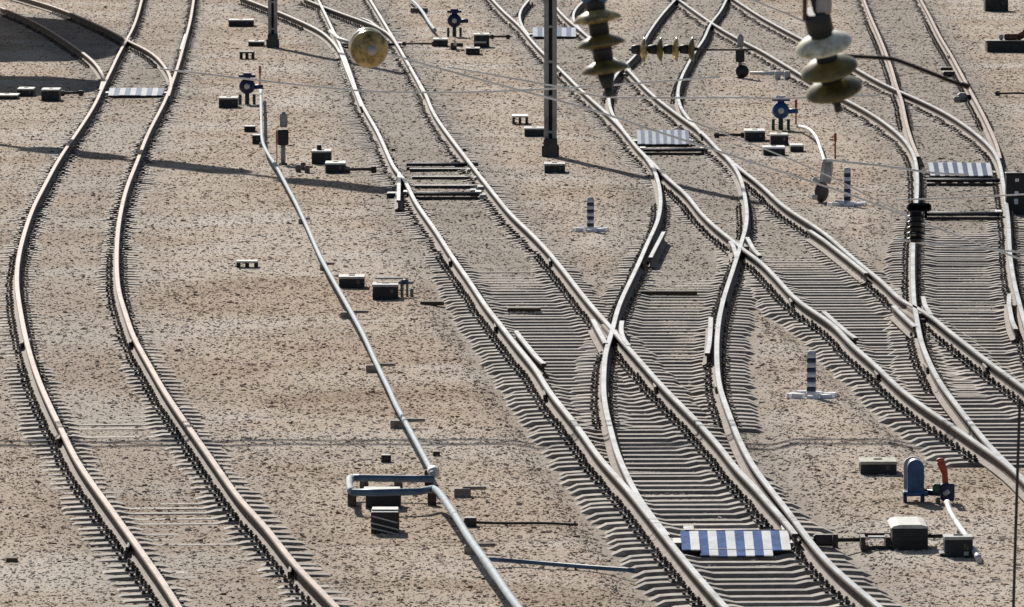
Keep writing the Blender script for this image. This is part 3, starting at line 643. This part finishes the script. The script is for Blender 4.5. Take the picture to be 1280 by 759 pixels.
mb(M_pipeb).tube([at(543,599,ZP), at(520,598.6,ZP), at(450,597.4,ZP), at(440,597,ZP)], .042).build('loop_arm', pl)  # arm coloured dark blue for the shade on its backlit underside
mb(M_pipe).tube([at(440,597,ZP), at(437,598.5,ZP), at(436.5,606,ZP), at(438,613,ZP), at(441,615.5,ZP)], .042).build('loop_end', pl)
mb(M_pipeb).tube([at(440,615.5,ZP), at(470,616,ZP), at(525,614.5,ZP), at(541,611,ZP)], .042).build('loop_arm', pl)  # same shade-dark colour on the lower arm
mb(M_pipew).lathe(at(541,588,ZP), (0.05,-1,0), [(.05,0),(.066,.02),(.066,.3),(.05,.32)], 14).build('coupling', pl)
for x, y in ((536,592),(498,597),(455,601),(440,618),(475,619),(540,617)):
    mb(M_clip).box(tuple(at(x, y + 6, .08)), (.10, .12, .2), bev=.01).build('bracket', pl)
for x, y, wd in ((381,281,.30),(410,338,.35),(445,399,.62),(478,466,.6),(512,536,.65),(590,622,.55),(602,694,.5),(331,185,.3),(328,150,.2)):
    c = at(x, y, 0)
    mb(M_supp).box((c.x - wd * .2, c.y + .1, .045), (wd * .35, .2, .11), bev=.01).build('support_block', pl)
    mb(M_supp).box((c.x + wd * .05, c.y + .1, .10), (wd * .5, .08, .04), bev=.01).build('support_bar', pl)
q = mb(M_pipeb).tube(smooth_pts([at(607,699,.1), at(650,702,.06), at(700,706,.05), at(750,710,.05), at(792,713,.05)]), .024)
tag(q.build('branch_pipe'), 'thin dark blue pipe from the long grey pipe to the central track sleepers', 'pipe')
q = mb(M_rod).tube(smooth_pts([at(575,652,.04), at(620,654,.03), at(680,654,.03), at(722,656,.03)]), .016); q.box(tuple(at(588,652,.05)), (.14,.2,.1), bev=.01)
tag(q.build('branch_cable'), 'thin dark cable across the gravel right of the long grey pipe', 'cable')
q = mb(M_pipew).tube(smooth_pts([at(1184,628,.28), at(1188,640,.22), at(1197,655,.16), at(1210,674,.12), at(1224,700,.05)]), .034)
tag(q.build('white_pipe'), 'white pipe slanting from the red standpipe past the square black box', 'pipe')
q = mb(M_pipew).tube(smooth_pts([at(997,158,.12), at(1010,161,.2), at(1020,171,.24), at(1026,187,.2), at(1031,202,.15)]), .035)
tag(q.build('white_pipe'), 'curved white pipe from the thin red stick to the tilted signal', 'pipe')
q = mb(M_pipe).tube(smooth_pts([at(510,-4,.2), at(520,5,.2), at(529,16,.2), at(537,29,.2), at(544,38,.15)]), .045); q.use(M_clip).box(tuple(at(524,13,.08)), (.5,.3,.14), bev=.01)
tag(q.build('air_pipe'), 'short pale pipe running from the top edge to the violet blue valve', 'pipe')
q = mb(M_pipew).tube([at(938,91.5,.1), at(960,92,.1), at(983,92,.1)], .045)
for x in (972, 984): q.box(tuple(at(x, 94, .1)), (.14,.2,.2), bev=.02)
tag(q.build('side_pipe'), 'pinkish pipe lying right of the dark signal below the diagonal rail', 'pipe')

# ------------------------------------------------------------------ valve units, red sticks, signals
def valve_unit(label, cx, yt, yb, m):
    k = ppm(yb); H = (yb - yt) / k; o = at(cx, yb, 0); t = thing('air_valve', label, 'valve', (o.x, o.y, 0), 'blue air valves')
    mb(m).box((0, 0, H * .90), (H * .52, H * .3, H * .09), bev=.01).cyl((0,0,H*.9),(0,0,H),H*.14).build('cap', t)
    mb(m).lathe((0, H*.22, H * .58), (0, -1, 0), [(.02,0),(H*.2,.03),(H*.25,H*.12),(H*.25,H*.3),(H*.17,H*.4),(.02,H*.43)], 18).build('body', t)
    mb(m).cyl((0,0,H*.7),(0,0,H*.88),H*.10).build('neck', t)
    mb(M_pipew).lathe((0, -H*.2, H*.58), (0,-1,0), [(H*.09,0),(H*.09,.02),(.01,.03)], 12).build('boss', t)
    mb(m).cyl((H*.2,0,H*.56),(H*.5,0,H*.56),H*.07).build('side_port', t)
    mb(M_green).cyl((0,0,0),(0,0,H*.4),H*.07).build('stem', t)
    for s in (-1, 1): mb(M_green).box((s*H*.22,0,H*.16),(H*.09,H*.1,H*.34),bev=.005).build('leg', t)
    return t
valve_unit('bright blue round valve with dark cap above the group of three boxes at the right', 976, 120, 163, M_blue)
valve_unit('dark blue valve beside the thin red stick at the top of the long grey pipe', 309, 91, 131, M_violet)
valve_unit('violet blue valve at the top, between the short pale pipe and the tall cabinet', 568, 11, 46, M_violet)
def stick(label, x, y0, y1):
    o = at(x, y1, 0); h = (y1 - y0) / ppm(y1); t = thing('marker_stick', label, 'marker', (o.x, o.y, 0), 'thin red marker sticks')
    mb(M_red).cyl((0,0,-.05),(0,0,h),.018,n=8).build('rod', t); mb(M_red).box((0,0,h*.82),(.055,.03,h*.3),bev=.006).build('flag_plate', t)
stick('thin red stick right of the dark blue valve near the left mast', 325, 82, 113)
stick('thin red stick right of the bright blue valve', 995, 124, 156)
stick('thin red stick above the tilted signal and the small striped post', 1044, 166, 199)
# upright blue motor
k = ppm(628); o = at(1144, 627, 0); t = thing('blower_motor', 'upright round topped blue motor on legs, left of the red standpipe', 'motor', (o.x, o.y, 0))
wd = 21 / k; H = 54 / k
prof = [(-wd/2, .12)] + [(wd/2 * math.cos(a), H - wd/2 + wd/2 * math.sin(a)) for a in np.linspace(math.pi, 0, 12)] + [(wd/2, .12)]
mb(M_blue).prism(prof, -.12, .12).build('housing', t)
mb(M_lid).prism([(x * 1.12 - .02, z * 1.0 + .012) for x, z in prof], .125, .18).build('lit_edge_shell', t)  # pale shell shifted left stands in for the motor's sunlit side
mb(M_blue).box((0,0,.10),(wd*1.5,.3,.05),bev=.01).build('base_plate', t)
for sx in (-.12, .08): mb(M_violet).box((sx, -.05, .03), (.04, .2, .16), bev=.008).build('leg', t)
mb(M_violet).cyl((wd*.5,0,.11),(wd*.5+.34,-.1,.09),.035).build('outlet_pipe', t)
o = at(1182, 629, 0); t = thing('standpipe', 'red standpipe with dark blue foot at the upper end of the white pipe', 'standpipe', (o.x, o.y, 0))
mb(M_red).cyl((0,0,.2),(-.015,0,.38),.034).cyl((-.015,0,.36),(-.06,0,.48),.040,.048).build('red_tube', t)
mb(M_red).lathe((-.062,0,.475),(0,0,1),[(.045,0),(.052,.015),(.04,.035),(.01,.045)],14).build('cap', t)
mb(M_violet).box((.02,0,.13),(.16,.16,.2),bev=.02).build('foot', t)
mb(M_green).box((-.10,0,.17),(.10,.12,.11),bev=.02).build('green_valve', t)
mb(M_lid).cyl((-.02,-.09,.11),(.03,-.11,.15),.028).build('fitting', t)
mb(M_clip).box((-.09,-.05,-.01),(.05,.1,.16),bev=.01).build('bracket', t)
mb(M_clip).box((.02,-.05,-.01),(.04,.1,.12),bev=.01).build('bracket', t)

def dwarf(label, cx, yt, yb, stripe=False, foot=False):
    k = ppm(yb); H = (yb - yt) / k; o = at(cx, yb, 0); t = thing('dwarf_signal', label, 'signal', (o.x, o.y, 0), 'dwarf signals')
    mb(M_steel).cyl((0,0,-.03),(0,0,H*.5),.045).build('post', t)
    mb(M_steel).box((0.01,0,H*.84),(.15,.14,H*.26),bev=.02).build('rear_housing', t)
    mb(M_lidg).cyl((.01,0,H*.95),(.01,0,H*1.01),.055,.03).build('top_cap', t)
    mb(M_black).box((0,0,H*.52),(.21,.17,H*.30),bev=.02).build('head', t)
    mb(M_black).cyl((0,-.16,H*.58),(0,-.05,H*.58),.075).build('hood', t)
    if stripe: mb(M_red).box((-.125,0,H*.52),(.03,.06,H*.28),bev=.004).build('red_plate', t); mb(M_lid).box((-.125,0,H*.2),(.025,.03,H*.36)).build('side_bar', t)
    if foot: mb(M_black).lathe((.05,.1,H*.16),(0,-1,0),[(.02,0),(.15,.03),(.16,.2),(.03,.24)],18).build('lower_lamp', t); mb(M_lid).box((.08,0,H*.33),(.13,.1,.03)).build('bracket', t)
    mb(M_clip).box((0,0,.015),(.16,.2,.05),bev=.01).build('base', t)
    return t
dwarf('grey and black dwarf signal with a red stripe, left of the box with round knob', 354, 140, 206, stripe=True)
dwarf('grey and black dwarf signal with a round lamp below, beside the pinkish pipe', 925, 43, 98, foot=True)
# tilted two-part signal
o = at(1026, 253, 0); t = thing('tilted_signal', 'grey tilted two part lamp unit with white edges, left of the small striped post', 'signal', (o.x, o.y, 0)); k = ppm(253)
def tb(px, py, wpx, hpx, rot, m, d, name, yo=0):
    q = mb(m).box((0,0,0),(wpx/k,d,hpx/k),bev=.02).build(name, t, ((px-1026)/k, yo, (253-py)/k)); q.rotation_euler = (0, R(rot), 0); return q
tb(1033,216,14,26,8,M_steel,.2,'upper_housing'); tb(1027.5,214,4,26,8,M_lid,.12,'upper_edge',-.08); tb(1039,208,3,14,4,M_lid,.12,'upper_edge',-.08)
tb(1034,201,12,5,0,M_lid,.2,'top_bracket'); tb(1021,226,12,6,40,M_lid,.15,'joint_plate',-.02)
q = mb(M_steeld).lathe((0,0,0),(.3,-1,-.2),[(.03,-.02),(.15,.0),(.17,.06),(.12,.1),(.05,.12)],20).build('lower_lamp', t, (0,0,.20)); q.scale = (.8,1,1.15)
tb(1018,246,7,7,0,M_lid,.08,'white_knob',-.12); mb(M_steel).cyl((0,0,-.05),(0,0,.25),.03).build('post', t)

# striped limit posts with their white stone rings
M_navy = mat('navy_paint', (0.025, 0.04, 0.085), .6, 0, .2, 8)
def limit_post(label, cx, yt, yb, yring, rw):
    k = ppm(yb); H = (yb - yt) / k; o = at(cx, yring, 0); t = thing('limit_post', label, 'marker post', (o.x, o.y, 0), 'striped limit posts')
    n = 9
    for i in range(n):
        mb(M_navy if i % 2 == 1 else M_post).cyl((0,0,H*i/n + .02),(0,0,H*(i+1)/n+.02),.062).build('band', t)
    mb(M_post).cyl((0,0,H+.02),(0,0,H+.05),.062,.035).build('cap', t)
    rad = rw / k / 2
    for j in range(9):
        a = j / 9 * 2 * math.pi + .3; a2 = a + .50
        v = mb(M_white); pts = [(rad*.66,a),(rad,a),(rad,(a+a2)/2),(rad,a2),(rad*.66,a2),(rad*.66,(a+a2)/2)]
        lowr = [v.bm.verts.new((r*math.cos(b),r*math.sin(b),-.01)) for r,b in pts]; hi = [v.bm.verts.new((r*math.cos(b)*.97,r*math.sin(b)*.97,.05+.01*(j%3))) for r,b in pts]
        v.bm.faces.new(lowr[::-1]); v.bm.faces.new(hi)
        for q in range(6): v.bm.faces.new([lowr[q],lowr[(q+1)%6],hi[(q+1)%6],hi[q]])
        v.build('ring_stone', t)
limit_post('black and white striped post in a white ring between the diagonal tracks at the right', 1014, 440, 494, 497, 64)
limit_post('black and white striped post in a thin white ring left of the S curved rails', 738, 247, 286, 289, 47)
limit_post('black and white striped post in a thin white ring right of the tilted signal', 1059, 209, 253, 257, 50)

# ------------------------------------------------------------------ masts
def mast(label, cx, yb, wpx, H=8.6):
    k = ppm(yb); wd = wpx / k; o = at(cx, yb, 0); t = thing('catenary_mast', label, 'mast', (o.x, o.y, 0), 'steel catenary masts')
    cw = wd * .36
    mb(M_steel).box((-wd/2 + cw/2, 0, H/2), (cw, .26, H), bev=.01).build('channel', t)
    mb(M_steel).box((wd/2 - cw/2, 0, H/2), (cw, .26, H), bev=.01).build('channel', t)
    mb(M_steeld).box((0, .05, H/2), (wd - 2*cw + .01, .04, H)).build('web_plate', t)
    for s in (-1, 1):
        mb(M_steeld).box((s*(wd/2 + .025), 0, .12), (.04, .3, .22), bev=.01).build('anchor', t)
    mb(M_steeld).box((0, -.05, .16), (wd + .02, .4, .42), bev=.015).build('base', t)
    q = mb(M_steel)
    for i in range(int(H / .7)): q.box((0, -.131, .5 + i * .7), (wd * .98, .012, .05))
    q.build('batten', t)
    return t
mast('tall grey steel mast in the upper middle with a concrete block at its foot', 688, 196, 16)
mast('distant dark steel mast cut by the top edge at the left of the branch track', 341, 60, 11.5)

# overhead structures above the frame that throw their shadows across the yard
def gantry(label, a, b, z, th):
    a = Vector((a[0], a[1], z)); b = Vector((b[0], b[1], z)); t = thing('overhead_gantry', label, 'gantry', tuple(a), 'overhead gantries above the frame')
    L_ = b - a; up_ = Vector((0, 0, th)); n = max(4, int(L_.length / .9))
    for o_ in (Vector((0,0,0)), up_): mb(M_steel).tube([o_, L_ + o_], .045, 6).build('chord', t)
    q = mb(M_steel)
    for i in range(n): q.tube([L_ * (i / n) + (up_ if i % 2 else Vector((0,0,0))), L_ * ((i + 1) / n) + (Vector((0,0,0)) if i % 2 else up_)], .03, 5)
    q.build('lattice', t)
    for e in (a, b): mb(M_steel).box((e.x - a.x, e.y - a.y, -z / 2), (.22, .22, z)).build('leg', t)
Lsh = 1 / math.tan(R(SUN_EL)); SX, SY = -math.sin(R(SUN_AZ)) * Lsh, -math.cos(R(SUN_AZ)) * Lsh
def over(px, py, z): p = at(px, py, 0); return (p.x - SX * z, p.y - SY * z)
gantry('lattice gantry beam above the frame over the lower tracks', (-14, over(640, 552, 7.5)[1]), (14.5, over(640, 552, 7.5)[1] + .5), 7.5, .35)
a_, b_ = over(-40, 176, 8), over(505, 242, 8)
t = thing('shadow_casting_rack', 'added shadow-casting rack above the frame over the left tracks', 'cable rack', (a_[0], a_[1], 8)); d_ = Vector((b_[0] - a_[0], b_[1] - a_[1], 0))
mb(M_steel).tube([Vector((0,0,0)), d_ * .25, d_ * .5, d_], .1, 10).tube([d_ * .18, d_ * .34], .5, 10).tube([d_ * .46, d_ * .62], .55, 10).tube([d_ * .78, d_ * .98], .5, 10).build('shadow_tubes', t); mb(M_steel).tube([Vector((0,0,.3)), d_ + Vector((0,0,.3))], .06, 6).build('thin_shadow_tube', t)  # added tubes, thickened in pieces to cast a broken shadow band
# added unseen cabin shaped so its shade lies over the branch track
sh = lambda px, py, z: Vector((*over(px, py, z), z))
t = thing('shade_caster', 'added unseen shadow cabin outside the frame at the upper left', 'caster')
P = [sh(-200, 22, 6.2), sh(22, 21, 6.2), sh(100, 26, 6.2), sh(150, 47, 6.2), sh(152, 66, 6.2), sh(105, 74, 6.2), sh(-200, 79, 6.2)]
v = mb(M_steel); lo_ = [v.bm.verts.new(q) for q in P]; hi_ = [v.bm.verts.new(q + Vector((0,0,.5))) for q in P]
v.bm.faces.new(lo_); v.bm.faces.new(hi_[::-1])
for i in range(len(P)): v.bm.faces.new([lo_[i], lo_[(i+1)%len(P)], hi_[(i+1)%len(P)], hi_[i]])
v.build('shadow_slab', t)
P = [sh(-200, 94, 6.2), sh(60, 96, 6.2), sh(124, 101, 6.2), sh(133, 112, 6.2), sh(60, 119, 6.2), sh(-200, 112, 6.2)]
v = mb(M_steel); lo_ = [v.bm.verts.new(q) for q in P]; hi_ = [v.bm.verts.new(q + Vector((0,0,.25))) for q in P]
v.bm.faces.new(lo_); v.bm.faces.new(hi_[::-1])
for i in range(len(P)): v.bm.faces.new([lo_[i], lo_[(i+1)%len(P)], hi_[(i+1)%len(P)], hi_[i]])
v.build('shadow_strip_slab', t)
for x, y in ((-19, 200), (-19, 228), (-24, 200), (-24, 228)): mb(M_steel).box((x, y, 3.1), (.4, .4, 6.2)).build('leg', t)
mb(M_lid).box((-22, 216, 8), (6, 14, 2.6), bev=.1).build('added_block', t)

# ------------------------------------------------------------------ overhead wires and insulators (between the camera and the ground)
def wire(label, pts, Y, r, m=M_wire, cat='wire', name='overhead_wire'):
    r = r * 2.5
    P = smooth_pts([atY(x, y, Y if not isinstance(Y, tuple) else Y[0] + (Y[1] - Y[0]) * i / (len(pts) - 1)) for i, (x, y) in enumerate(pts)], 5)
    return tag(mb(m).tube(P, r, 6).build(name), label, cat, 'overhead wires')
wire('pale wire crossing from the dark blue valve to the olive insulators', [(200,86),(327,101),(400,109),(470,114.5),(568,115.5),(640,113.5),(760,107),(900,96)], 95, .0050)
wire('pale wire sagging across the top middle behind the grey mast', [(560,84),(640,98),(700,109),(755,121),(850,122.5),(910,122),(985,123),(1100,119)], 95, .0048)
wire('pale wire slanting from the upper middle down to the right edge', [(480,66),(540,83),(620,105),(738,137),(820,164),(940,203),(1061,243),(1168,284),(1300,333)], 85, .0050)
wire('thin pale wire from the tilted signal to the white and grey cover', [(1034,200),(1060,203),(1099,207),(1166,216),(1210,218.5)], 110, .0068)
wire('thin pale wire crossing the right hand curved track low down', [(1120,250),(1190,247.5),(1252,244.5),(1300,242)], 110, .005)
wire('thin pale wire crossing the right edge below the black cabinet', [(1120,299),(1160,304.5),(1250,313),(1300,317.5)], 100, .0055)
wire('thin yellowish wire at the top between the two diagonal rails', [(920,-10),(950,4),(985,18),(1020,34)], 80, .004)
wire('thin pale wire below the striped post beside the tilted signal', [(860,150),(960,188),(1040,222),(1095,250),(1150,276)], 90, .0036)
wire('faint dark wire running right from the olive insulator row', [(872,62),(905,62.5),(945,62)], 78, .004, M_wired)
wire('thin dark wire hanging down the right edge of the lower corner', [(1275,498),(1273.5,540),(1271,620),(1268.5,700),(1266,790)], 60, .0045, M_wired)
def disc_string(label, Y, p0, p1, centers, diam, glass, cap=M_cap, tilt=0.0):
    A, B = atY(*p0, Y - tilt), atY(*p1, Y + tilt); ax = (B - A).normalized(); t = thing('insulator_string', label, 'insulator', tuple(A), 'insulator strings')
    r = diam / 2
    for f, g in centers:
        c = (B - A) * f
        mb(g).lathe(c, ax, [(.02,-.03),(r*.35,-.02),(r*.75,.0),(r*.98,.022),(r,.034),(r*.93,.038),(r*.8,.03),(r*.7,.045),(r*.58,.032),(r*.48,.048),(r*.35,.035),(.03,.04)], 32).build('glass_disc', t)
        mb(cap).lathe(c, ax, [(.02,-.105),(.04,-.10),(.048,-.06),(.05,-.02),(.02,-.015)], 16).lathe(c, ax, [(.015,.03),(.02,.045),(.016,.10),(.01,.11)], 10).build('metal_cap', t)
    mb(cap).cyl(Vector((0,0,0)), B - A, .014, n=8).build('core_rod', t)
    return t, A, B, ax
Yd = 39.0
t, A, B, ax = disc_string('hanging string of three dark olive discs right of the grey mast', 40.0, (741,-14), (760,110), [(.25,M_glass),(.50,M_glassd),(.76,M_glassd)], .245, M_glassd)
mb(M_cap).cyl((B-A)*.86,(B-A)*1.0,.045,.028).build('end_fitting', t); mb(M_cap).cyl((B-A)*.30,(B-A)*.44,.05).cyl((B-A)*.55,(B-A)*.70,.05).build('neck', t)
mb(M_pipeb).box((B-A)*.09,(.13,.08,.06),bev=.015).build('top_clamp', t)
mb(M_cap).cyl((B-A)*1.0,(B-A)*1.09,.02).build('end_pin', t)
t, A, B, ax = disc_string('hanging tilted string of three big discs with a bright white top, at the upper right', 36.0, (1010,-30), (1046,128), [(.50,M_glassw),(.69,M_glassd),(.855,M_glassd)], .262, M_glass, tilt=.11)  # top disc coloured as sunlit, lower two dark as shaded by it
mb(M_cap).cyl((B-A)*.88,(B-A)*1.0,.034,.024).build('end_fitting', t); mb(M_cap).cyl((B-A)*.27,(B-A)*.44,.06).cyl((B-A)*.52,(B-A)*.62,.05).cyl((B-A)*.70,(B-A)*.82,.05).build('neck', t)
mb(M_cap).cyl((B-A)*1.0,(B-A)*1.07,.018).build('end_pin', t)
mb(mat('rusty_strap',(.10,.04,.03),.8,0,.2,12)).box((B-A)*.16+Vector((-.035,0,0)),(.02,.03,.22)).build('strap', t); mb(M_steel).box((B-A)*.16+Vector((.05,0,0)),(.07,.04,.16),bev=.01).build('strap', t)
q = mb(mat('brown_rod',(.018,.012,.011),.6,.2,.2,6)).tube(smooth_pts([atY(1048,69.5,38), atY(1085,71.5,38), atY(1112,73.5,38), atY(1126,77,38), atY(1160,90,38), atY(1190,102,38), atY(1208,107.5,38)], 4), .010, 8)
q.cyl(atY(1200,105,38), atY(1212,109,38), .014); tag(q.build('registration_arm'), 'bent dark brown rod reaching right from the tilted disc string', 'rod')
t, A, B, ax = disc_string('horizontal row of four olive discs in the upper middle', 80.0, (786,62), (880,61.5), [(.17,M_glass),(.39,M_glassd),(.60,M_glass),(.81,M_glassd)], .25, M_glass)
# face-on disc
c = atY(462, 62, 55); t = thing('insulator_string', 'pale amber glass disc seen face on above the central track', 'insulator', tuple(c), 'insulator strings')
mb(M_glass).lathe((0,0,0),(-.12,1,.1),[(.02,-.05),(.05,-.045),(.09,-.02),(.125,.01),(.133,.03),(.125,.04),(.10,.03),(.02,.03)],36).build('glass_disc', t)
mb(M_glassw).lathe((-.012,.10,.012),(-.12,1,.1),[(.02,-.05),(.05,-.045),(.09,-.02),(.125,.01),(.133,.03),(.125,.04),(.10,.03),(.02,.03)],36).build('glass_disc', t)
mb(M_steel).lathe((.014,-.02,0),(-.12,1,.1),[(.01,-.08),(.025,-.07),(.035,-.03),(.035,.02),(.01,.03)],14).build('metal_cap', t); mb(M_steel).tube([Vector((0,.1,0)), Vector((-.22,.5,.05)),Vector((-.3,1.5,.06))],.014).build('end_wire', t)
# black tension weight on the slanting wire
c = atY(1145, 276, 84); t = thing('tension_weight', 'black weight hanging over the right hand curved rail on the slanting wire', 'weight', tuple(c))
kk = F / 84
mb(M_black).cyl((0,0,-27/kk),(0,0,17/kk),7/kk).build('body', t)
for i in range(6): mb(M_black).lathe((0,0,(-24+i*7)/kk),(0,0,1),[(6/kk,0),(12/kk,.006),(11.5/kk,.016),(6/kk,.035)],18).build('shed', t); mb(M_black).box((4/kk,0,17/kk),(30/kk,.12,10/kk),bev=.02).build('clamp', t); mb(M_steel).box((12/kk,-.07,8/kk),(3/kk,.02,9/kk)).build('pin', t)
mb(M_steel).box((-3/kk,-.07,-16/kk),(5/kk,.02,4/kk)).build('rivet', t)

# small litter and planks
for lab, x, y, wd, mt in (('dark plank lying right of the square black box with a valve', 540, 379, .36, M_wood),
                          ('dark buried sleeper between the central rails below the joint', 655, 387, .5, M_wood),  # dark timber added for the buried sleepers
                          ('dark board standing in for a hole between the S curved rails', 835, 366, .9, M_wood),  # dark board added in place of a hole in the gravel
                          ('short dark plank in the lower left beside the left track', 15, 700, .12, M_wood)):
    p = at(x, y, .02); tag(mb(mt).box((0,0,0),(wd,.2,.06),rz=random.uniform(-.05,.05),bev=.008).build('plank', None, tuple(p)), lab, 'plank')
